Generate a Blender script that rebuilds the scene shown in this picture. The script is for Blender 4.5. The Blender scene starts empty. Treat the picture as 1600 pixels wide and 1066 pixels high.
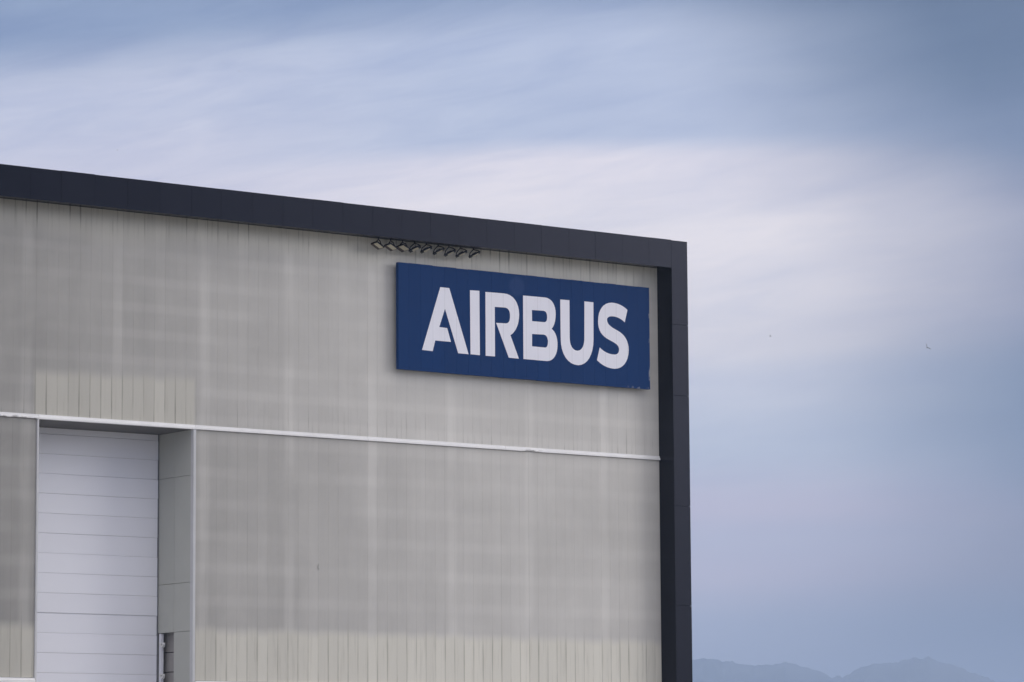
import bpy, bmesh, math, random
from mathutils import Vector, Matrix, noise
rnd = random.Random(7)
S = bpy.context.scene
COL = S.collection
R = math.radians

# ------------------------------------------------------------------ camera
CAMP = Vector((-70.787, -87.13, 1.7))
cd = bpy.data.cameras.new('camera'); cam = bpy.data.objects.new('camera', cd); COL.objects.link(cam)
cd.sensor_width = 36; cd.lens = 126.92; cd.clip_start = 1; cd.clip_end = 40000
_r = Vector((0.80423566, -0.59427858, -0.00616159)); _u = Vector((-0.07152728, -0.10707954, 0.99167425)); _f = Vector((0.58999055, 0.79709908, 0.12862431))
m = Matrix((_r, _u, -_f)).transposed().to_4x4(); m.translation = CAMP
cam.matrix_world = m
S.camera = cam
# ------------------------------------------------------------------ colour management
S.view_settings.view_transform = 'Standard'; S.view_settings.look = 'None'
S.view_settings.exposure = 0.0; S.view_settings.gamma = 1.0; S.view_settings.use_curve_mapping = False
S.render.engine = 'CYCLES'
S.cycles.use_denoising = True
S.cycles.max_bounces = 8; S.cycles.volume_bounces = 1

# ------------------------------------------------------------------ node expression helper
class X:
    """a float socket with arithmetic"""
    def __init__(s, nt, k): s.nt = nt; s.k = k
    def _m(s, op, b=None, c=None, clamp=False):
        n = s.nt.nodes.new('ShaderNodeMath'); n.operation = op; n.use_clamp = clamp
        for i, v in enumerate((s, b, c)):
            if v is None: continue
            if isinstance(v, X): s.nt.links.new(v.k, n.inputs[i])
            else: n.inputs[i].default_value = v
        return X(s.nt, n.outputs[0])
    def __add__(s, b): return s._m('ADD', b)
    __radd__ = __add__
    def __sub__(s, b): return s._m('SUBTRACT', b)
    def __rsub__(s, b): return s._m('MULTIPLY', -1.0)._m('ADD', b)
    def __mul__(s, b): return s._m('MULTIPLY', b)
    __rmul__ = __mul__
    def __truediv__(s, b): return s._m('DIVIDE', b)
    def abs(s): return s._m('ABSOLUTE')
    def min(s, b): return s._m('MINIMUM', b)
    def max(s, b): return s._m('MAXIMUM', b)
    def clamp(s): return s._m('ADD', 0.0, clamp=True)
    def frac(s): return s._m('FRACT')
    def ss(s, a, b):
        """smoothstep a->b"""
        n = s.nt.nodes.new('ShaderNodeMapRange'); n.interpolation_type = 'SMOOTHSTEP'
        s.nt.links.new(s.k, n.inputs['Value'])
        lo, hi, t0, t1 = (a, b, 0.0, 1.0) if a < b else (b, a, 1.0, 0.0)
        n.inputs['From Min'].default_value = lo; n.inputs['From Max'].default_value = hi
        n.inputs['To Min'].default_value = t0; n.inputs['To Max'].default_value = t1
        return X(s.nt, n.outputs[0])
    def band(s, c, hw, soft):
        return (s - c).abs().ss(hw + soft, hw)
def xyz(nt, k):
    n = nt.nodes.new('ShaderNodeSeparateXYZ'); nt.links.new(k, n.inputs[0])
    return [X(nt, o) for o in n.outputs]
def comb(nt, a, b, c):
    n = nt.nodes.new('ShaderNodeCombineXYZ')
    for i, v in enumerate((a, b, c)):
        if isinstance(v, X): nt.links.new(v.k, n.inputs[i])
        else: n.inputs[i].default_value = v
    return n.outputs[0]
def noi(nt, vec, scale, detail=3.0, rough=0.5, dist=0.0):
    n = nt.nodes.new('ShaderNodeTexNoise'); nt.links.new(vec, n.inputs['Vector'])
    n.inputs['Scale'].default_value = scale; n.inputs['Detail'].default_value = detail
    n.inputs['Roughness'].default_value = rough; n.inputs['Distortion'].default_value = dist
    return X(nt, n.outputs[0])
def s2l(c): return tuple((v/255/12.92 if v/255 <= .04045 else ((v/255+.055)/1.055)**2.4) for v in c) + (1.0,)
def mixc(nt, f, a, b, mode='MIX'):
    n = nt.nodes.new('ShaderNodeMix'); n.data_type = 'RGBA'; n.blend_type = mode
    for i, v in ((0, f), (6, a), (7, b)):
        if isinstance(v, X): nt.links.new(v.k, n.inputs[i])
        elif isinstance(v, (float, int)): n.inputs[i].default_value = v
        elif isinstance(v, tuple): n.inputs[i].default_value = v
        else: nt.links.new(v, n.inputs[i])
    return n.outputs[2]

# ------------------------------------------------------------------ world: pale overcast sky with streaked cloud
W = bpy.data.worlds.new('World'); S.world = W; W.use_nodes = True
nt = W.node_tree; nt.nodes.clear()
SUN_AZ = 131.0      # compass-style: degrees from +Y towards +X
SUN_EL = 10.0
tc = nt.nodes.new('ShaderNodeTexCoord')
nrm = nt.nodes.new('ShaderNodeVectorMath'); nrm.operation = 'NORMALIZE'; nt.links.new(tc.outputs['Generated'], nrm.inputs[0])
x, y, z = xyz(nt, nrm.outputs[0])
el = z._m('ARCSINE') * (180/math.pi)
az = x._m('ARCTAN2', y) * (180/math.pi) - 36.5          # degrees right of the facade's corner direction
warpv = comb(nt, az*0.022, el*0.22, 3.1)
wl = noi(nt, warpv, 1.0, 3, 0.55)
elw = el + (wl - 0.5) * 2.0 + (az * -0.085).max(0.0)*el.ss(24.0, 13.0)*az.ss(-40.0, -12.0)
def ramp(stops):
    n = nt.nodes.new('ShaderNodeValToRGB'); cr = n.color_ramp; cr.interpolation = 'EASE'
    while len(cr.elements) < len(stops): cr.elements.new(0.5)
    for e, (p, c) in zip(cr.elements, stops): e.position = p/40.0; e.color = s2l(c)
    nt.links.new((elw.max(0.0) * (1/40.0)).k, n.inputs[0]); return n.outputs[0]
HI = [(17, (180, 190, 216)), (26, (214, 218, 233)), (40, (244, 246, 252))]
rL = ramp([(0, (150, 158, 186)), (5, (184, 188, 210)), (9.0, (202, 203, 221)), (10.2, (194, 197, 219)), (11.6, (184, 192, 217)), (12.8, (118, 139, 178)), (13.6, (116, 137, 175))] + HI)
rM = ramp([(0, (172, 178, 204)), (2.3, (180, 186, 210)), (2.8, (180, 186, 211)), (3.5, (204, 197, 218)), (4.2, (192, 192, 216)), (4.7, (200, 194, 216)), (5.7, (188, 198, 219)), (6.7, (197, 203, 222)),
           (7.5, (214, 214, 225)), (8.9, (223, 222, 232)), (10.0, (214, 214, 229)), (10.5, (172, 185, 214)), (11.9, (166, 180, 211)), (12.9, (120, 140, 178)), (13.6, (116, 136, 172))] + HI)
rR = ramp([(0, (50, 68, 98)), (2.6, (45, 68, 100)), (3.6, (102, 100, 122)), (4.3, (104, 104, 128)), (5.2, (84, 103, 134)), (6.6, (80, 102, 135)),
           (8.0, (122, 127, 154)), (9.2, (126, 133, 160)), (10.2, (98, 116, 150)), (11.5, (72, 94, 128)), (13, (64, 84, 118))] + HI)
wn = noi(nt, comb(nt, az*0.18, el*0.35, 9.0), 1.0, 2, 0.5)
azw = az + (wn - 0.5) * 2.0
c1 = mixc(nt, azw.ss(-7.0, 0.0), rL, rM)
skyc = mixc(nt, (azw + (el - 9.3).max(0.0)*.75 + (4.6 - el).max(0.0)*.55).ss(3.4, 9.4) * az.ss(45.0, 14.0), c1, rR)
# soft streaks drawn out along the wind, rising to the right
st = noi(nt, comb(nt, (az*0.95 + el*0.25)*0.13, (el*0.97 - az*0.11)*1.0, 0.0), 1.0, 5, 0.52, 0.5)
st2 = noi(nt, comb(nt, az*0.10, el*2.2, 5.0), 1.0, 4, 0.55, 0.3)
lf = el.ss(2.0, 9.0)
st3 = noi(nt, comb(nt, (az*0.95 + el*0.3)*0.40, (el*0.95 - az*0.20)*2.2, 2.0), 1.0, 8, 0.58, 0.8)
g = 1.0 + (st - 0.5) * (0.16 + lf*0.46*(az.ss(8.0, -2.0)*.65 + .35)) + (st2 - 0.5) * 0.16 + (st3 - 0.5) * (0.10 + lf*0.20 + el.ss(9.0, 11.5)*az.ss(5.0, -2.0)*0.34)
gc = nt.nodes.new('ShaderNodeCombineColor')
for i, (w, tn) in enumerate(((1.0, 1.03), (0.82, .965), (0.45, .90))):
    nt.links.new((((g - 1.0)*w + 1.0)*tn).k, gc.inputs[i])
cloud = mixc(nt, 1.0, skyc, gc.outputs[0], 'MULTIPLY')
ns = nt.nodes.new('ShaderNodeTexSky'); ns.sky_type = 'NISHITA'; ns.sun_disc = False
ns.sun_elevation = R(SUN_EL); ns.sun_rotation = R(SUN_AZ)
b1 = nt.nodes.new('ShaderNodeBackground'); nt.links.new(ns.outputs[0], b1.inputs[0]); b1.inputs[1].default_value = 0.08
b2 = nt.nodes.new('ShaderNodeBackground'); nt.links.new(cloud, b2.inputs[0]); b2.inputs[1].default_value = 1.46
ms = nt.nodes.new('ShaderNodeMixShader'); ms.inputs[0].default_value = 0.9      # cloud cover
nt.links.new(b1.outputs[0], ms.inputs[1]); nt.links.new(b2.outputs[0], ms.inputs[2])
wo = nt.nodes.new('ShaderNodeOutputWorld'); nt.links.new(ms.outputs[0], wo.inputs[0])

# ------------------------------------------------------------------ sun behind thin cloud
sl = bpy.data.lights.new('sun', 'SUN'); sl.energy = 0.75; sl.angle = R(23); sl.color = (1.0, 0.965, 0.92)
so = bpy.data.objects.new('sun', sl); COL.objects.link(so)
sd = Vector((math.sin(R(SUN_AZ))*math.cos(R(SUN_EL)), math.cos(R(SUN_AZ))*math.cos(R(SUN_EL)), math.sin(R(SUN_EL))))
so.rotation_euler = sd.to_track_quat('Z', 'Y').to_euler(); so.location = (20, -40, 60)

# ------------------------------------------------------------------ object helpers
def link(name, me, parent=None, loc=None):
    o = bpy.data.objects.new(name, me); COL.objects.link(o)
    if parent: o.parent = parent
    if loc is not None: o.location = loc
    return o
def mesh(name, verts, faces, mat, smooth=False):
    me = bpy.data.meshes.new(name); me.from_pydata(verts, [], faces); me.update()
    bm = bmesh.new(); bm.from_mesh(me); bmesh.ops.recalc_face_normals(bm, faces=bm.faces); bm.to_mesh(me); bm.free()
    me.materials.append(mat)
    if smooth:
        for p in me.polygons: p.use_smooth = True
    return me
class MB:
    def __init__(s): s.v = []; s.f = []
    def box(s, x0, x1, y0, y1, z0, z1):
        b = len(s.v)
        s.v += [(x0,y0,z0),(x1,y0,z0),(x1,y1,z0),(x0,y1,z0),(x0,y0,z1),(x1,y0,z1),(x1,y1,z1),(x0,y1,z1)]
        s.f += [tuple(b+i for i in q) for q in ((0,3,2,1),(4,5,6,7),(0,1,5,4),(1,2,6,5),(2,3,7,6),(3,0,4,7))]
        return s
    def ext(s, prof, axis, a, b):
        """closed profile extruded along axis; prof are the other two coordinates in order"""
        n = len(prof); k = len(s.v)
        for t in (a, b):
            for p, q in prof:
                s.v.append({'x': (t, p, q), 'y': (p, t, q), 'z': (p, q, t)}[axis])
        for i in range(n):
            j = (i+1) % n; s.f.append((k+i, k+j, k+n+j, k+n+i))
        s.f.append(tuple(range(k, k+n))); s.f.append(tuple(range(k+2*n-1, k+n-1, -1)))
        return s
    def bar(s, p, q, r, n=6):
        p = Vector(p); q = Vector(q); d = (q-p).normalized()
        a = d.orthogonal().normalized(); b = d.cross(a); k = len(s.v)
        for e in (p, q):
            for i in range(n):
                t = 2*math.pi*i/n; s.v.append(tuple(e + a*math.cos(t)*r + b*math.sin(t)*r))
        for i in range(n):
            j = (i+1) % n; s.f.append((k+i, k+j, k+n+j, k+n+i))
        s.f.append(tuple(range(k+n-1, k-1, -1))); s.f.append(tuple(range(k+n, k+2*n)))
        return s
    def obb(s, c, a, b, n):
        """box from centre and three half-axes"""
        c, a, b, n = map(Vector, (c, a, b, n)); k = len(s.v)
        for w in (-1, 1):
            for (u, v) in ((-1,-1),(1,-1),(1,1),(-1,1)): s.v.append(tuple(c + a*u + b*v + n*w))
        s.f += [tuple(k+i for i in q) for q in ((0,3,2,1),(4,5,6,7),(0,1,5,4),(1,2,6,5),(2,3,7,6),(3,0,4,7))]
        return s
    def me(s, name, mat, smooth=False): return mesh(name, s.v, s.f, mat, smooth)
    def build(s, name, mat, parent=None, smooth=False): return link(name, s.me(name, mat, smooth), parent)
def thing(name, label, cat, loc=(0, 0, 0), group=None):
    o = bpy.data.objects.new(name, None); COL.objects.link(o); o.location = loc
    o.empty_display_size = .2
    return tag(o, label, cat, group)
def tag(o, label, cat, group=None):
    o['label'] = label; o['category'] = cat
    if group: o['group'] = group
    return o
def struct(o): o['kind'] = 'structure'; return o

# ------------------------------------------------------------------ materials
def mat(name, col, rough=.5, spec=.5, metal=0.0):
    M = bpy.data.materials.new(name); M.use_nodes = True
    b = M.node_tree.nodes['Principled BSDF']
    b.inputs['Base Color'].default_value = tuple(col) + (1,)
    b.inputs['Roughness'].default_value = rough; b.inputs['Specular IOR Level'].default_value = spec
    b.inputs['Metallic'].default_value = metal
    return M, M.node_tree, b
def coords(nt, which='Object', ob=None):
    n = nt.nodes.new('ShaderNodeTexCoord')
    if ob: n.object = ob
    return n.outputs[which]
def random_of(nt):
    n = nt.nodes.new('ShaderNodeObjectInfo'); return X(nt, n.outputs['Random'])
def grey(nt, v, tint=(1, 1, 1)):
    n = nt.nodes.new('ShaderNodeCombineColor')
    for i in range(3): nt.links.new((v*tint[i]).k, n.inputs[i])
    return n.outputs[0]

ZB0, ZB1 = 12.427, 12.551          # rail between the two rows of cladding
ZBASE = 5.34
ZSOF = 18.47
ZFB, ZTOP = 18.392, 19.272
XIN = -0.633
XJ = -17.556                        # right edge of the door recess
XL = -22.52                         # left edge of the door recess
DF = 0.727                          # how far the dark frame stands forward
WEND = -46.0

hangar = thing('hangar', 'large hangar corner with translucent grey wall and dark metal frame', 'building')

def cladding():
    M, nt, b = mat('translucent_cladding', (.5, .5, .5), .42, .35)
    X_, Y_, Z_ = xyz(nt, coords(nt, 'Object', hangar))
    lx, ly, lz = xyz(nt, coords(nt, 'Object'))
    rv = random_of(nt)
    P = comb(nt, X_, Y_, Z_)
    up = Z_.ss(12.48, 12.50)
    # blotches of the insulation behind the sheets
    big = noi(nt, comb(nt, X_*0.16, 0.0, Z_*0.28), 1.0, 3, .5)
    mid = noi(nt, comb(nt, X_*0.9, 0.0, Z_*0.16), 1.0, 3, .55)
    blot = noi(nt, comb(nt, X_*.55, 1.0, Z_*.7), 1.0, 5, .6, .6)
    falloff = X_.ss(-25.5, -6.5)           # vignette-like darkening towards the left, painted into the sheet colour
    v = 0.47 + falloff*.34 - (1.0 - up)*(.04 + X_.band(-13.0, 2.0, 5.0)*.035) - X_.ss(-22.5, -22.7)*(1.0 - up)*.05 + (big - .5)*.20 + (mid - .5)*.16 + (blot - .5)*.14 + (rv - .5)*.03  # lower row dimmed a little more, part of the same painted falloff
    # posts and girts showing through, as soft pale bands
    wob = (noi(nt, comb(nt, X_*.3, 3.0, Z_*.5), 1.0, 2) - .5)*.16
    colx = (((X_ + wob + 60.22 + 2.87/2) * (1/2.87)).frac() - .5).abs() * 2.87
    cols = colx.ss(.24, .07)
    gu = (((Z_ + wob*.6 - 15.777 + .38) * (1/.76)).frac() - .5).abs() * .76
    gl = (((Z_ + wob*.6 - 8.51 + .455) * (1/.91)).frac() - .5).abs() * .91
    girt = gu.ss(.20, .05)*up + gl.ss(.24, .05)*(1.0 - up)
    fade = noi(nt, comb(nt, X_*.22, 7.0, Z_*.35), 1.0, 2).ss(.34, .62)
    v = v + cols*.095*(.25 + fade*.75) + girt*.045*(.25 + fade*.75)
    # empty strips without lining, paler and warmer: foot of the lower row, over the door
    ej = (rv - .5)*.10
    foot = (Z_ + ej).ss(6.94, 6.58) * (1.0 - up)
    over = (Z_ + ej + (X_ + 20.0)*-.012).ss(13.98, 13.62) * up * X_.band(-20.07, 2.50, .16)
    crown = (Z_ + (big - .5)*1.2).ss(17.35, 18.05) * .80
    lit = (foot.max(over*.9)).max(crown)
    v = v*(1.0 - lit) + lit*(.64 + falloff*.32 + (rv - .5)*.10 + (mid - .5)*.12)
    # grime at the joints and run-off under the roof, over the rail and at the foot
    edge = lx.abs().ss(.140, .171)
    runs = noi(nt, comb(nt, X_*9.0, 0.0, Z_*.55), 1.0, 4, .6)
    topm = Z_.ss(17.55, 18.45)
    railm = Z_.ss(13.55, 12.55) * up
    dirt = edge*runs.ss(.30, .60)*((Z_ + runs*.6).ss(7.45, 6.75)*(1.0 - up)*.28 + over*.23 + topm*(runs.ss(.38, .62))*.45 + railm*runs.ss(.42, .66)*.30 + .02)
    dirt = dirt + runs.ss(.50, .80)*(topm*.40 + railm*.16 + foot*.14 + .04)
    fine = noi(nt, comb(nt, X_*26.0, 0.0, Z_*1.1), 1.0, 3, .6)
    v = v * (1.0 - dirt.min(.6)) * (.97 + fine*.06)
    warm = lit*.5 + dirt*.5
    c1 = grey(nt, v*.80, (1.0, .966, .905)); c2 = grey(nt, v*.80, (1.0, .955, .78))
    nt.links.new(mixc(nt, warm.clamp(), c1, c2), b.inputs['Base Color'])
    nt.links.new((.40 + dirt*.3 + (mid-.5)*.12).k, b.inputs['Roughness'])
    # twin-wall flutes
    fl = ((lx*(1/.0215)).frac() - .5).abs()
    bp = nt.nodes.new('ShaderNodeBump'); bp.inputs['Strength'].default_value = .25; bp.inputs['Distance'].default_value = .004
    nt.links.new((fl + fine*.4).k, bp.inputs['Height']); nt.links.new(bp.outputs[0], b.inputs['Normal'])
    return M
M_CLAD = cladding()

def dark_metal():
    M, nt, b = mat('dark_coated_metal', (.02, .022, .03), .34, .26)
    b.inputs['Specular Tint'].default_value = (.66, .70, 1.0, 1)
    X_, Y_, Z_ = xyz(nt, coords(nt, 'Object', hangar))
    rv = random_of(nt)
    n1 = noi(nt, comb(nt, X_*.7, Y_*.7, Z_*.7), 1.0, 4, .55)
    n2 = noi(nt, comb(nt, X_*12.0, Y_*12.0, Z_*1.2), 1.0, 3, .6)
    v = .90 + (rv - .5)*.22 + (n1 - .5)*.25 + n2.ss(.55, .85)*.18
    nt.links.new(grey(nt, v*.0052, (.60, .84, 1.45)), b.inputs['Base Color'])
    nt.links.new((.25 + (n1 - .5)*.03 + (rv - .5)*.03).k, b.inputs['Roughness'])
    return M
M_DARK = dark_metal()

def simple(name, col, rough, spec=.5, scale=3.0, amp=.15, metal=0.0, stretch=(1, 1, 1)):
    M, nt, b = mat(name, col, rough, spec, metal)
    x_, y_, z_ = xyz(nt, coords(nt, 'Object'))
    rv = random_of(nt)
    n1 = noi(nt, comb(nt, x_*stretch[0], y_*stretch[1], z_*stretch[2]), scale, 4, .6)
    v = 1.0 + (n1 - .5)*amp*2 + (rv - .5)*amp*.5
    nt.links.new(grey(nt, v, col), b.inputs['Base Color'])
    nt.links.new((rough + (n1 - .5)*.2).k, b.inputs['Roughness'])
    return M
M_BACK = simple('shadow_gap_lining', (.20, .20, .19), .8)
M_DLIN = simple('dark_frame_lining', (.012, .013, .016), .8, .1)
M_ALU = simple('pale_aluminium_trim', (.93, .92, .91), .45, .5, 6.0, .14, 0.0, (.4, 1, 1))
M_POST = simple('grey_aluminium_post', (.64, .64, .65), .45, .4, 6.0, .12, 0.0, (1, 1, .4))
M_DOOR = simple('white_door_paint', (.92, .92, .985), .42, .5, .55, .05, 0.0, (.6, 1, 2.0))
M_JAMB = simple('grey_green_jamb_paint', (.52, .525, .485), .5, .3, .8, .07)
M_SEAL = simple('dark_rubber_seal', (.16, .165, .19), .7)
M_POCK = simple('dark_pocket_lining', (.40, .38, .37), .7)
M_SOFF = simple('dark_recess_lining', (.14, .135, .13), .7)
M_CONC = simple('plinth_concrete', (.38, .37, .36), .85, .3, 2.0, .2)
M_BLACK = simple('black_lamp_paint', (.012, .013, .018), .6, .15)
M_LAMPB = simple('brown_grey_gear_cover', (.075, .058, .052), .55)
M_LENS = simple('cream_lamp_glass', (.66, .60, .44), .25)
M_ROOF = simple('grey_roof_sheet', (.25, .25, .26), .6)
M_BIRD = simple('dark_feathers', (.05, .05, .06), .8)
M_GULL = simple('grey_feathers', (.34, .33, .35), .8)

def sign_blue():
    M, nt, b = mat('blue_sign_paint', (.014, .035, .105), .42, .10)
    X_, Y_, Z_ = xyz(nt, coords(nt, 'Object', hangar))
    rv = random_of(nt)
    n1 = noi(nt, comb(nt, X_*.5, 0.0, Z_*.5), 1.0, 4, .6)
    n2 = noi(nt, comb(nt, X_*14.0, 0.0, Z_*.9), 1.0, 4, .65)
    v = 1.0 + (rv - .5)*.06 + (n1 - .5)*.22 - n2.ss(.56, .78)*.16
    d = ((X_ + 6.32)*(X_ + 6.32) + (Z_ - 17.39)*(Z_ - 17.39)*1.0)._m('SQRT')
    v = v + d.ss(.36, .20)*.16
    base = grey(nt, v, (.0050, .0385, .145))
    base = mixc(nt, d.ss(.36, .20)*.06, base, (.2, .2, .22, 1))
    # paint chipped to bare metal along the right-hand edge and lower corner
    ch = noi(nt, comb(nt, X_*6.0, 0.0, Z_*3.0), 1.0, 4, .6)
    chips = ch.ss(.54, .60) * (X_.ss(-1.26, -1.215)).max(X_.ss(-2.4, -1.3)*Z_.ss(14.66, 14.61))
    nt.links.new(mixc(nt, chips*.7, base, (.5, .5, .52, 1)), b.inputs['Base Color'])
    nt.links.new((.50 + (n1 - .5)*.2).k, b.inputs['Roughness'])
    return M
M_BLUE = sign_blue()
def sign_white():
    M, nt, b = mat('white_letter_film', (.8, .8, .84), .45, .4)
    X_, Y_, Z_ = xyz(nt, coords(nt, 'Object', hangar))
    n2 = noi(nt, comb(nt, X_*11.0, 0.0, Z_*.8), 1.0, 4, .65)
    seam = ((((X_ + 9.44) * (1/.433)) + .5).frac() - .5).abs()*.433
    v = 1.0 - n2.ss(.52, .80)*.07 - seam.ss(.014, .004)*.13 + (noi(nt, comb(nt, X_*.6, 0.0, Z_*.6), 1.0, 3) - .5)*.06
    nt.links.new(grey(nt, v*.91, (1.0, .995, 1.085)), b.inputs['Base Color'])
    bp = nt.nodes.new('ShaderNodeBump'); bp.inputs['Strength'].default_value = .4; bp.inputs['Distance'].default_value = .004
    nt.links.new(seam.ss(0.0, .012).k, bp.inputs['Height']); nt.links.new(bp.outputs[0], b.inputs['Normal'])
    return M
M_WHITE = sign_white()

# ------------------------------------------------------------------ ground, apron, mountains, haze
def ground_mat():
    M, nt, b = mat('dry_grass_plain', (.12, .12, .08), .9, .2)
    x_, y_, z_ = xyz(nt, coords(nt, 'Object'))
    n1 = noi(nt, comb(nt, x_, y_, 0.0), .02, 6, .6); n2 = noi(nt, comb(nt, x_, y_, 0.0), .8, 4, .6)
    nt.links.new(mixc(nt, (n1*.7 + n2*.3).ss(.3, .7), (.085, .10, .05, 1), (.20, .18, .11, 1)), b.inputs['Base Color'])
    return M
def apron_mat():
    M, nt, b = mat('concrete_apron', (.3, .3, .29), .85, .3)
    x_, y_, z_ = xyz(nt, coords(nt, 'Object'))
    n1 = noi(nt, comb(nt, x_, y_, 0.0), .15, 6, .6)
    j = ((x_*(1/7.5)).frac() - .5).abs().ss(.493, .498).max(((y_*(1/7.5)).frac() - .5).abs().ss(.493, .498))
    nt.links.new(grey(nt, (.32 + (n1 - .5)*.14)*(1.0 - j*.5), (1, .985, .95)), b.inputs['Base Color'])
    return M
G = 9700.0
struct(link('ground', mesh('ground', [(-G,-G,0),(G,-G,0),(G,G,0),(-G,G,0)], [(0,1,2,3)], ground_mat())))
struct(link('apron', mesh('apron', [(-180,-140,.004),(60,-140,.004),(60,.4,.004),(-180,.4,.004)], [(0,1,2,3)], apron_mat())))

def mountains():
    M, nt, b = mat('wooded_mountain', (.06, .08, .07), .9, .2)
    x_, y_, z_ = xyz(nt, coords(nt, 'Object'))
    n1 = noi(nt, comb(nt, x_, y_, z_), .006, 6, .65)
    nt.links.new(mixc(nt, n1.ss(.35, .65), (.03, .05, .07, 1), (.09, .11, .14, 1)), b.inputs['Base Color'])
    sil = [(39.31,2.335),(39.61,2.337),(40.02,2.268),(40.32,2.221),(40.82,2.271),(41.12,2.198),(41.52,2.044),(41.72,2.032),(41.98,2.19),(42.23,2.238),(42.53,2.245),(42.83,2.322),(43.03,2.329),(43.23,2.247),(43.53,2.164),(43.82,2.041),(44.12,1.928)]
    R0 = 8000.0
    def h(a):
        t = 1.85 + .75*(noise.fractal(Vector((a*.32, 4.7, 0)), 1.0, 2.0, 4))
        if sil[0][0] <= a <= sil[-1][0]:
            for (a0, e0), (a1, e1) in zip(sil, sil[1:]):
                if a0 <= a <= a1: t = e0 + (e1-e0)*(a-a0)/(a1-a0); break
        elif sil[0][0]-1.2 < a < sil[0][0]:
            w = (sil[0][0]-a)/1.2; t = t*w + sil[0][1]*(1-w)
        elif sil[-1][0] < a < sil[-1][0]+1.2:
            w = (a-sil[-1][0])/1.2; t = t*w + sil[-1][1]*(1-w)
        t += .034*noise.fractal(Vector((a*7.0, 1.0, 0)), .55, 2.1, 6)
        return max(20.0, math.tan(R(t))*R0 + 1.7)
    rows = [6300, 6700, 7100, 7500, 7800, 8000, 8250, 8600, 9000, 9400]
    fac = [0.0, .18, .40, .66, .87, 1.0, .84, .6, .3, 0.0]
    azs = [18 + .04*i for i in range(int((66-18)/.04)+1)]
    V = []; Fc = []
    for a in azs:
        hh = h(a); d = Vector((math.sin(R(a)), math.cos(R(a)), 0))
        for r, f in zip(rows, fac):
            k = f*hh
            if 0 < f < 1:
                k *= 1 + .22*noise.fractal(Vector((a*1.6, r*.0022, 2.0)), .9, 2.0, 4)
                k = min(k, hh*min(.97, r/R0*.985))
            V.append((CAMP.x + d.x*r, CAMP.y + d.y*r, -.5 if f == 0 else k))
    n = len(rows)
    for i in range(len(azs)-1):
        for j in range(n-1): Fc.append((i*n+j, i*n+j+1, (i+1)*n+j+1, (i+1)*n+j))
    struct(link('mountains', mesh('mountains', V, Fc, M, True)))
mountains()

def haze():
    M = bpy.data.materials.new('pale_haze'); M.use_nodes = True; nt = M.node_tree; nt.nodes.clear()
    pv = nt.nodes.new('ShaderNodeVolumePrincipled'); pv.inputs['Color'].default_value = (.54, .685, .965, 1)
    pv.inputs['Density'].default_value = 2.15e-4; pv.inputs['Anisotropy'].default_value = 0.0
    o = nt.nodes.new('ShaderNodeOutputMaterial'); nt.links.new(pv.outputs[0], o.inputs['Volume'])
    B = 9900.0
    h = MB().box(-B, B, -B, B, -1.5, 420).build('haze', M); h['kind'] = 'stuff'
haze()

# ------------------------------------------------------------------ the hangar: body
bd = MB()
bd.box(XJ+1.45, -.03, .055, 40, 0, ZTOP-.15)             # right of the door (behind the jamb pocket)
bd.box(WEND, XL-.30, .055, 40, 0, ZTOP-.15)
bd.box(XL-.30, XJ+1.45, .055, 40, ZB0+.02, ZTOP-.15)
bd.box(XL-.30, XJ+1.45, 2.05, 40, 0, ZB0+.02)
bd.box(XJ+.055, XJ+1.45, .055, .95, 0, ZB0+.02)
bd.box(XJ+.055, XJ+1.45, .95, 2.05, 6.77, ZB0+.02)
bd.build('wall', M_BACK, hangar)
MB().box(WEND, -.02, .0, 40, ZTOP-.15, ZTOP-.06).build('roof', M_ROOF, hangar)
# plinth below the cladding
for a, b in ((WEND, XL-.06), (XJ+.10, XIN)):
    MB().box(a, b, -.07, .05, .0, ZBASE-.14).build('plinth', M_CONC, hangar)
    MB().ext([(-.095, ZBASE-.14), (-.095, ZBASE-.075), (-.06, ZBASE-.06), (-.06, ZBASE-.012), (.05, ZBASE-.012), (.05, ZBASE-.14)], 'x', a, b).build('base_rail', M_ALU, hangar)

# ------------------------------------------------------------------ cladding planks
PITCH = .3453
def plank_mesh(name, w, h):
    a = w/2
    pr = [(-a, .045), (-a, .0012), (-a+.003, 0.0), (a-.003, 0.0), (a, .0012), (a, .045)]
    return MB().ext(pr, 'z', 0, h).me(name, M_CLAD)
GAP = .0006
mu = plank_mesh('cladding_panel', PITCH-GAP, ZSOF-.01-ZB1+.015)
ml = plank_mesh('cladding_panel', PITCH-GAP, ZB0-ZBASE-.01)
x0 = -15.034 + PITCH/2
def planks(me, xa, xb, z):
    k0 = math.ceil((xa - x0)/PITCH - .5 + .02); k1 = math.floor((xb - x0)/PITCH + .5 - .02)
    for k in range(k0, k1+1):
        cx = x0 + k*PITCH
        l, r = max(cx-PITCH/2, xa), min(cx+PITCH/2, xb)
        mm = me
        if r - l < PITCH - .001:
            if r - l < .05: continue
            mm = plank_mesh('cladding_panel', r-l-GAP, me.vertices[len(me.vertices)-1].co.z); cx = (l+r)/2
        o = link('cladding_panel', mm, hangar, (cx, rnd.uniform(0, .0008), z))
        o.rotation_euler = (0, 0, R(rnd.uniform(-.12, .12)))
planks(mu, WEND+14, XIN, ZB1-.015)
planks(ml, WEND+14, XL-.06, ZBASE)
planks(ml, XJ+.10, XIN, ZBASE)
MB().box(-13.325, -13.275, -.03, .004, 8.65, 8.69).bar((-13.30, -.02, 8.58), (-13.30, -.02, 8.76), .010).build('wall_fixing', M_JAMB, hangar)
MB().box(WEND, WEND+13.95, 0, .05, ZBASE, ZSOF-.01).build('end_cladding', M_CLAD, hangar)

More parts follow.
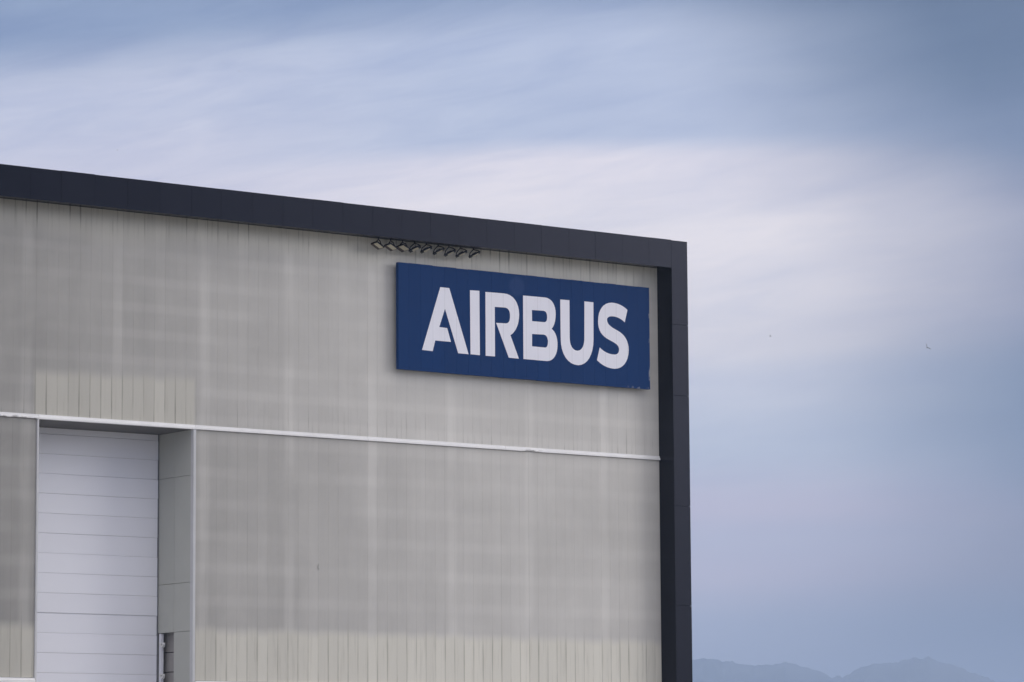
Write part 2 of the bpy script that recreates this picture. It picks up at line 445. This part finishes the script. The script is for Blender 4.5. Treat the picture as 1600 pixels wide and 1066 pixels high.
# ------------------------------------------------------------------ pale rail between the rows, with its two dented stretches
def rail(xa, xb, dents):
    v = []; f = []
    n = max(1, int((xb-xa)/.06)) if dents else 1
    for i in range(n+1):
        xx = xa + (xb-xa)*i/n
        dz = 0; dy = 0
        for (d0, d1, amp) in dents:
            if d0 < xx < d1:
                e = min(1, (xx-d0)/.15, (d1-xx)/.15)
                dz = e*amp*abs(noise.noise(Vector((xx*6.0, 1.3, 0))))*1.6; dy = -e*amp*noise.noise(Vector((xx*9.0, 5.3, 0)))
        pr = [(.05, ZB0), (-.062+dy, ZB0+dz), (-.066+dy, ZB0+.018+dz), (-.062, ZB0+.062), (-.040, ZB0+.068), (-.036, ZB1), (.05, ZB1+.01)]
        for p, q in pr: v.append((xx, p, q))
    m_ = 7
    for i in range(n):
        for j in range(m_): k = (j+1) % m_; f.append((i*m_+j, i*m_+k, (i+1)*m_+k, (i+1)*m_+j))
    f.append(tuple(range(m_))); f.append(tuple(range(n*m_+m_-1, n*m_-1, -1)))
    link('rail', mesh('rail', v, f, M_ALU), hangar)
segs = [WEND, -40.2, -34.4, -28.6, XL-.02, -17.50, -11.6, -6.6, XIN]
for a, b in zip(segs, segs[1:]):
    dn = []
    if a < -5.6 < b: dn = [(-5.98, -5.20, .055)]
    if a < -23.2 < b: dn = [(-24.4, -22.58, .05)]
    rail(a+.004, b-.004, dn)

# ------------------------------------------------------------------ dark frame: fascia along the roof, column at the corner
fb = MB()
fb.box(WEND, XIN-.01, -DF+.04, -.0, ZSOF+.02, ZTOP-.05)
fb.build('fascia_core', M_DLIN, hangar)
MB().box(WEND, XIN-.006, -DF+.035, .05, ZSOF, ZSOF+.018).build('soffit', M_DARK, hangar)
jx = [-.636, -1.528, -2.576, -3.636, -4.649, -5.698, -6.71, -7.745, -8.78, -9.815, -10.85, -11.883, -12.93, -13.979, -15.008, -16.038, -17.082, -18.092, -19.122, -20.17, -21.217, -22.281, -23.24, -24.192]
while jx[-1] > WEND: jx.append(jx[-1]-1.04)
for b, a in zip(jx, jx[1:]):
    w = b-a-.007
    pr = [(-DF+.035, 0), (-DF+.035, 0), ]
    t = ZTOP - ZFB + rnd.uniform(-.004, .006)
    bx = MB()
    bx.box(-w/2, w/2, 0, .034, 0, t)
    bx.box(-w/2, w/2, .034, .10, 0, .012)               # returned lower lip
    bx.box(-w/2, w/2, .034, DF+.1, t-.03, t-.001)       # top flashing
    o = bx.build('fascia_panel', M_DARK, hangar); o.location = ((a+b)/2, -DF+rnd.uniform(0, .003), ZFB)
    o.rotation_euler = (R(rnd.uniform(-.10, .10)), 0, R(rnd.uniform(-.12, .12)))
MB().box(XIN+.03, -.0-.03, -DF+.04, .05, 0, ZTOP-.05).build('column_core', M_DLIN, hangar)
jz = [ZTOP, 16.625, 14.405, 10.972, 7.897, 4.85, 1.8, 0.01]
for i, (b, a) in enumerate(zip(jz, jz[1:])):
    h = b-a-.012; s = 0 if i == 0 else rnd.uniform(0, .003)
    o = MB().box(XIN, 0, -DF+s, -DF+s+.033, a, a+h).build('column_panel', M_DARK, hangar)
    MB().box(-.026, 0, -DF+.036, .6, a, a+h).build('column_side_panel', M_DARK, hangar)

MB().box(XIN, XIN+.026, -DF+.036, .05, .01, ZSOF-.004).build('column_return_panel', M_DARK, hangar)

# ------------------------------------------------------------------ door recess
YD = 1.86
door = MB().box(XL-.2, XJ+.04, YD+.035, YD+.09, .0, ZB0+.01).build('door', M_JAMB, hangar)
pz = 12.253
zs = [ZB0+.005]
while pz > 0.1: zs.append(pz); pz -= .5577
zs.append(.02)
for b, a in zip(zs, zs[1:]):
    h = b-a-.006
    pr = [(.035, 0), (.005, 0), (0, .008), (0, h-.008), (.005, h), (.035, h)]
    o = MB().ext(pr, 'x', XL-.19, XJ-.03).build('door_panel', M_DOOR, door)
    o.location = (0, YD, a); o.rotation_euler = (R(rnd.uniform(-.1, .1)), 0, R(rnd.uniform(-.04, .04)))
MB().box(XJ-.028, XJ-.004, YD-.02, YD+.034, .0, ZB0).build('door_seal', M_SEAL, door)
# jamb sheets on the right, with the open pocket beside the door
def jamb(y0, y1, z0, z1):
    o = MB().box(0, .05, y0+.005, y1-.005, z0+.006, z1-.006).build('jamb_panel', M_JAMB, hangar)
    o.location = (XJ + rnd.uniform(0, .003), 0, 0)
for b, a in zip([ZB0, 11.137, 8.109, 6.731, 3.6, .01], [11.137, 8.109, 6.731, 3.6, .01]):
    jamb(.06, .979, a, b)
    if b > 6.75: jamb(.979, YD, a, b)
    MB().box(XL-.05, XL, .06, YD+.03, a+.006, b-.006).build('jamb_panel', M_JAMB, hangar)
MB().box(XL-.001, XJ+.001, .07, YD+.03, ZB0+.001, ZB0+.03).build('recess_soffit', M_SOFF, hangar)
zz = [6.76, 6.19, 5.632, 5.07, 4.5, 3.9, 3.3, 2.7, 2.1, 1.5, .9, .02]
for b, a in zip(zz, zz[1:]):
    MB().box(XJ+.24, XJ+.28, .985, YD+.03, a+.012, b-.012).build('pocket_panel', M_POCK, hangar)
MB().box(XJ+.05, XJ+.30, .955, .984, 0, 6.76).build('pocket_side', M_POCK, hangar)
tr = MB().box(XJ+.02, XJ+.10, 1.70, YD-.03, .01, 6.72).build('guide_track', M_DOOR, hangar)
for zc in (6.43, 5.54, 4.65):
    MB().box(XJ-.03, XJ+.03, 1.50, 1.72, zc-.03, zc+.03).bar((XJ-.03, 1.60, zc-.05), (XJ+.05, 1.60, zc-.05), .055, 10).build('roller_bracket', M_ALU, hangar)
# slim posts framing the recess
for xa, xb in ((XL-.055, XL+.005), (XJ-.005, XJ+.085)):
    MB().ext([(xa, .10), (xa, -.035), (xa+.012, -.048), (xb-.012, -.048), (xb, -.035), (xb, .10)], 'z', 0.0, ZB0-.003).build('door_post', M_POST, hangar)

# ------------------------------------------------------------------ sign
SX0, SX1, SZ0, SZ1, SY = -10.68, -1.196, 14.58, 17.765, -.30
sign = thing('sign_board', 'wide dark blue sign board with white capital letters on the hangar wall', 'sign', (SX0, -.17, SZ0))
sx = [SX0]
k = -10.306
while k < SX1-.1: sx.append(k); k += .433
sx.append(SX1)
def inS(o): o.parent = sign; o.matrix_parent_inverse = Matrix.Translation(-Vector(sign.location)); return o
for a, b in zip(sx, sx[1:]):
    w = b-a; h = SZ1-SZ0
    pr = [(0.0007, .125), (.0007, .002), (.003, 0), (w-.003, 0), (w-.0007, .002), (w-.0007, .125)]
    o = inS(MB().ext(pr, 'z', 0, h + rnd.uniform(-.006, .004)).build('board_panel', M_BLUE))
    o.location = (a, SY + rnd.uniform(0, .0015), SZ0 + rnd.uniform(-.004, .004))
for zc in (15.1, 16.2, 17.3):
    inS(MB().box(SX0+.2, SX1-.2, SY+.128, -.004, zc-.05, zc+.05).build('mounting_rail', M_BLACK))
LET = {'A':[[(-9.836,15.206),(-9.166,17.139),(-8.837,17.136),(-8.137,15.195),(-8.52,15.198),(-8.997,16.503),(-9.208,15.936),(-8.92,15.927),(-8.783,15.521),(-9.357,15.522),(-9.45,15.196)]],'I':[[(-8.076,17.134),(-7.728,17.144),(-7.721,15.196),(-8.066,15.2)]],'R':[[(-7.503,17.129),(-6.819,17.138),(-6.691,17.129),(-6.577,17.098),(-6.478,17.046),(-6.396,16.975),(-6.331,16.887),(-6.284,16.783),(-6.255,16.666),(-6.246,16.536),(-6.253,16.432),(-6.27,16.332),(-6.297,16.237),(-6.335,16.148),(-6.382,16.067),(-6.439,15.996),(-6.503,15.934),(-6.577,15.884),(-6.266,15.19),(-6.645,15.197),(-7.109,16.22),(-6.747,16.232),(-6.704,16.239),(-6.669,16.254),(-6.642,16.275),(-6.621,16.303),(-6.606,16.336),(-6.596,16.376),(-6.59,16.421),(-6.588,16.472),(-6.591,16.526),(-6.599,16.574),(-6.614,16.615),(-6.636,16.649),(-6.664,16.675),(-6.699,16.694),(-6.741,16.706),(-6.791,16.71),(-7.159,16.701),(-7.159,15.197),(-7.506,15.193)]],'B':[[(-6.094,17.133),(-5.281,17.139),(-5.185,17.131),(-5.1,17.106),(-5.027,17.065),(-4.967,17.009),(-4.92,16.939),(-4.886,16.857),(-4.865,16.765),(-4.859,16.662),(-4.863,16.583),(-4.871,16.509),(-4.885,16.441),(-4.903,16.379),(-4.925,16.323),(-4.952,16.274),(-4.983,16.23),(-5.018,16.193),(-4.967,16.161),(-4.922,16.119),(-4.884,16.069),(-4.853,16.012),(-4.828,15.946),(-4.811,15.874),(-4.801,15.796),(-4.798,15.711),(-4.805,15.608),(-4.826,15.512),(-4.86,15.426),(-4.906,15.35),(-4.963,15.287),(-5.032,15.238),(-5.112,15.206),(-5.203,15.191),(-6.094,15.194)],[(-5.764,16.714),(-5.333,16.724),(-5.294,16.721),(-5.262,16.711),(-5.236,16.694),(-5.216,16.671),(-5.201,16.644),(-5.191,16.613),(-5.186,16.581),(-5.184,16.547),(-5.186,16.51),(-5.19,16.478),(-5.197,16.449),(-5.209,16.425),(-5.224,16.406),(-5.245,16.391),(-5.271,16.381),(-5.304,16.376),(-5.76,16.375)],[(-5.764,15.981),(-5.324,15.993),(-5.284,15.989),(-5.251,15.977),(-5.222,15.957),(-5.199,15.93),(-5.181,15.899),(-5.169,15.864),(-5.161,15.827),(-5.159,15.788),(-5.161,15.747),(-5.167,15.71),(-5.177,15.679),(-5.19,15.652),(-5.206,15.63),(-5.227,15.614),(-5.251,15.604),(-5.279,15.6),(-5.767,15.604)]],'U':[[(-4.681,17.124),(-4.326,17.126),(-4.328,15.978),(-4.323,15.886),(-4.307,15.807),(-4.28,15.739),(-4.244,15.684),(-4.2,15.641),(-4.148,15.611),(-4.089,15.595),(-4.025,15.593),(-3.967,15.604),(-3.916,15.628),(-3.871,15.664),(-3.833,15.711),(-3.803,15.77),(-3.78,15.839),(-3.766,15.918),(-3.761,16.006),(-3.748,17.138),(-3.4,17.134),(-3.409,15.993),(-3.422,15.815),(-3.456,15.655),(-3.509,15.513),(-3.579,15.393),(-3.666,15.294),(-3.767,15.219),(-3.881,15.169),(-4.007,15.146),(-4.149,15.156),(-4.278,15.193),(-4.393,15.258),(-4.49,15.347),(-4.569,15.46),(-4.627,15.596),(-4.662,15.752),(-4.673,15.927)]],'S':[[(-2.069,17.002),(-2.18,16.606),(-2.243,16.647),(-2.306,16.681),(-2.37,16.709),(-2.435,16.73),(-2.499,16.745),(-2.564,16.754),(-2.627,16.758),(-2.69,16.756),(-2.736,16.75),(-2.776,16.74),(-2.809,16.726),(-2.836,16.709),(-2.857,16.69),(-2.87,16.668),(-2.876,16.644),(-2.875,16.619),(-2.862,16.569),(-2.836,16.525),(-2.798,16.486),(-2.749,16.451),(-2.691,16.418),(-2.623,16.388),(-2.547,16.358),(-2.465,16.328),(-2.369,16.287),(-2.284,16.238),(-2.21,16.18),(-2.148,16.112),(-2.099,16.035),(-2.064,15.95),(-2.042,15.855),(-2.036,15.751),(-2.049,15.62),(-2.081,15.503),(-2.132,15.4),(-2.198,15.312),(-2.278,15.241),(-2.369,15.187),(-2.47,15.151),(-2.578,15.134),(-2.675,15.133),(-2.769,15.141),(-2.86,15.157),(-2.949,15.18),(-3.035,15.212),(-3.118,15.251),(-3.2,15.297),(-3.28,15.352),(-3.167,15.755),(-3.114,15.714),(-3.055,15.678),(-2.991,15.646),(-2.922,15.619),(-2.849,15.597),(-2.771,15.582),(-2.69,15.574),(-2.606,15.573),(-2.559,15.577),(-2.519,15.588),(-2.485,15.604),(-2.458,15.625),(-2.437,15.651),(-2.422,15.682),(-2.414,15.717),(-2.412,15.756),(-2.421,15.8),(-2.442,15.838),(-2.476,15.872),(-2.521,15.903),(-2.576,15.932),(-2.641,15.959),(-2.715,15.987),(-2.797,16.016),(-2.9,16.057),(-2.988,16.104),(-3.062,16.157),(-3.122,16.218),(-3.167,16.288),(-3.199,16.368),(-3.218,16.461),(-3.223,16.566),(-3.212,16.693),(-3.184,16.807),(-3.139,16.908),(-3.078,16.995),(-3.003,17.067),(-2.914,17.122),(-2.813,17.16),(-2.701,17.179),(-2.611,17.18),(-2.525,17.174),(-2.443,17.162),(-2.366,17.143),(-2.292,17.119),(-2.222,17.089),(-2.155,17.055),(-2.092,17.016)]]}
for ch, loops in LET.items():
    bm = bmesh.new(); es = []
    for lp in loops:
        vs = [bm.verts.new((px, 0, pz_)) for px, pz_ in lp]
        es += [bm.edges.new((vs[i], vs[(i+1) % len(vs)])) for i in range(len(vs))]
    r_ = bmesh.ops.triangle_fill(bm, use_beauty=True, use_dissolve=False, edges=es, normal=(0, -1, 0))
    fs = list(bm.faces)
    ex = bmesh.ops.extrude_face_region(bm, geom=fs)
    bmesh.ops.translate(bm, verts=[g_ for g_ in ex['geom'] if isinstance(g_, bmesh.types.BMVert)], vec=(0, -.004, 0))
    bmesh.ops.recalc_face_normals(bm, faces=bm.faces)
    me = bpy.data.meshes.new('letter'); bm.to_mesh(me); bm.free(); me.materials.append(M_WHITE)
    o = inS(link('letter', me)); o.location = (0, SY-.0005, 0)

# ------------------------------------------------------------------ floodlights on their rail under the roof edge
tag(MB().box(-11.95, -7.75, -.40, -.32, ZSOF-.045, ZSOF-.003).build('lamp_rail', M_BLACK),
    'thin black rail under the dark roof edge carrying the floodlights', 'rail')
HX = [-11.49, -11.022, -10.597, -10.158, -9.741, -9.287, -8.877, -8.454, -7.969]
HZ = [18.181, 18.175, 18.183, 18.193, 18.201, 18.192, 18.180, 18.187, 18.210]
MX = [-11.44, -11.0, -10.574, -10.141, -9.712, -9.284, -8.888, -8.477, -7.989]
open_a, open_b = Vector((-.018, -.36, .012)), Vector((.212, -.015, -.127))
shut_a, shut_b = Vector((.262, -.219, .152)), Vector((.196, .232, -.001))
mix = [0.0, .08, .22, .93, 1.03, 1.06, 1.05, 1.08, 1.1]
LAB = ['floodlight at the far left end of the lamp rail, cream lens showing',
       'cream lens floodlight second from the left end of the lamp rail',
       'cream lens floodlight third from the left, the flattest of the three pale ones',
       'floodlight just right of the three pale ones, its head turned edge-on',
       'black floodlight in the very middle of the row above the sign',
       'black floodlight fourth from the right end of the lamp rail',
       'black floodlight third from the right end of the lamp rail',
       'black floodlight second from the right end of the lamp rail',
       'floodlight at the far right end of the lamp rail, thin tilted head']
for i in range(9):
    t = mix[i]
    a = open_a.lerp(shut_a, t); b = open_b.lerp(shut_b, t)
    a = a.normalized()*.36; b = (b - a.normalized()*b.dot(a.normalized())).normalized()*.29
    n = a.cross(b).normalized()
    if n.z > 0: n = -n
    base = Vector((MX[i], -.36, ZSOF-.045))
    c = Vector((HX[i], -.40, HZ[i])) - base
    fl = thing('floodlight', LAB[i], 'floodlight', base, 'floodlights in a row under the roof edge')
    MB().obb(c, a*.5, b*.5, n*.022).obb(c - n*.035, a*.20, b*.26, n*.016).build('housing', M_BLACK, fl)
    MB().obb(c + n*.0245 + a*(.19 if t < .5 else .05), a*.27, b*.42, n*.003).build('lens', M_LENS, fl)
    if t < .5: MB().obb(c + n*.0245 - a*.29, a*.195, b*.44, n*.003).build('gear_cover', M_LAMPB, fl)
    top = Vector((0, 0, -.06))
    yk = MB()
    yk.bar((0, 0, .0), top, .018)
    for s in (-1, 1):
        q = c + a*(.53*s); el_ = (top*.55 + q*.45) + Vector((q.x, q.y, 0))*.25
        yk.bar(top, el_, .016); yk.bar(el_, q, .016)
    yk.build('yoke', M_BLACK, fl)

# ------------------------------------------------------------------ birds
def bird(name, loc, heading, span, lift, mat_, label):
    V = []; Fc = []
    L = span*.42
    rings = [(-.5, .012), (-.32, .05), (-.1, .085), (.15, .085), (.34, .05), (.43, .042), (.5, .008)]
    for (t, r) in rings:
        for k in range(6):
            an = math.pi/3*k; V.append((r*L*math.cos(an)*1.2, t*L, r*L*math.sin(an)))
    for i in range(len(rings)-1):
        for k in range(6): Fc.append((i*6+k, i*6+(k+1) % 6, (i+1)*6+(k+1) % 6, (i+1)*6+k))
    Fc.append(tuple(range(6))); Fc.append(tuple(range(6*len(rings)-1, 6*len(rings)-7, -1)))
    for s in (-1, 1):       # wing: root, elbow, hand, tip, with thickness
        pts = [(0.04, .10, .02), (0.04, -.16, .02), (.24, .16, .02+lift*.5), (.24, -.10, .02+lift*.5), (.40, .08, .02+lift*.72), (.40, -.08, .02+lift*.72), (.5, -.06, .02+lift*.85)]
        k = len(V)
        for dz in (0, .018):
            for (px, py, pz2) in pts: V.append((s*px*span, py*span*.7, pz2*span + dz*span*.6))
        q = [(0,2,3,1), (2,4,5,3), (4,6,5)]
        for f_ in q:
            Fc.append(tuple(k+i for i in f_)); Fc.append(tuple(k+7+i for i in reversed(f_)))
        rim = [0, 2, 4, 6, 5, 3, 1]
        for a_, b_ in zip(rim, rim[1:]+rim[:1]): Fc.append((k+a_, k+b_, k+7+b_, k+7+a_))
    k = len(V)              # fanned tail
    V += [(-.02*span, -.19*span, 0), (.02*span, -.19*span, 0), (.07*span, -.30*span, 0), (-.07*span, -.30*span, 0),
          (-.02*span, -.19*span, .01*span), (.02*span, -.19*span, .01*span), (.07*span, -.30*span, .006*span), (-.07*span, -.30*span, .006*span)]
    Fc.extend(tuple(k+i for i in q) for q in ((0,1,2,3), (7,6,5,4), (0,4,5,1), (1,5,6,2), (2,6,7,3), (3,7,4,0)))
    o = link(name, mesh(name, V, Fc, mat_), None, loc); o.rotation_euler = heading
    return tag(o, label, 'bird', 'birds in the sky')
def far(p, s):
    p = Vector(p); return CAMP + (p - CAMP)*s
bird('bird', far((123.443, 139.207, 40.524), 1.7), (R(-8), R(14), R(55)), .60, .28, M_GULL, 'pale grey bird gliding in the sky just right of the building')
bird('bird', far((120.335, 116.981, 37.024), 1.5), (R(40), R(48), R(-20)), .95, .25, M_BIRD, 'dark bird with raised wings in the sky, the one farthest right')
bird('bird', far((88.674, 186.916, 59.84), 1.6), (R(-4), R(-8), R(60)), .40, .30, M_GULL, 'tiny pale bird just above the left end of the dark roof edge')
bird('bird', far((86.388, 163.067, 62.631), 1.6), (R(50), R(5), R(-20)), .28, .12, M_GULL, 'tiny bird highest up in the upper left sky')
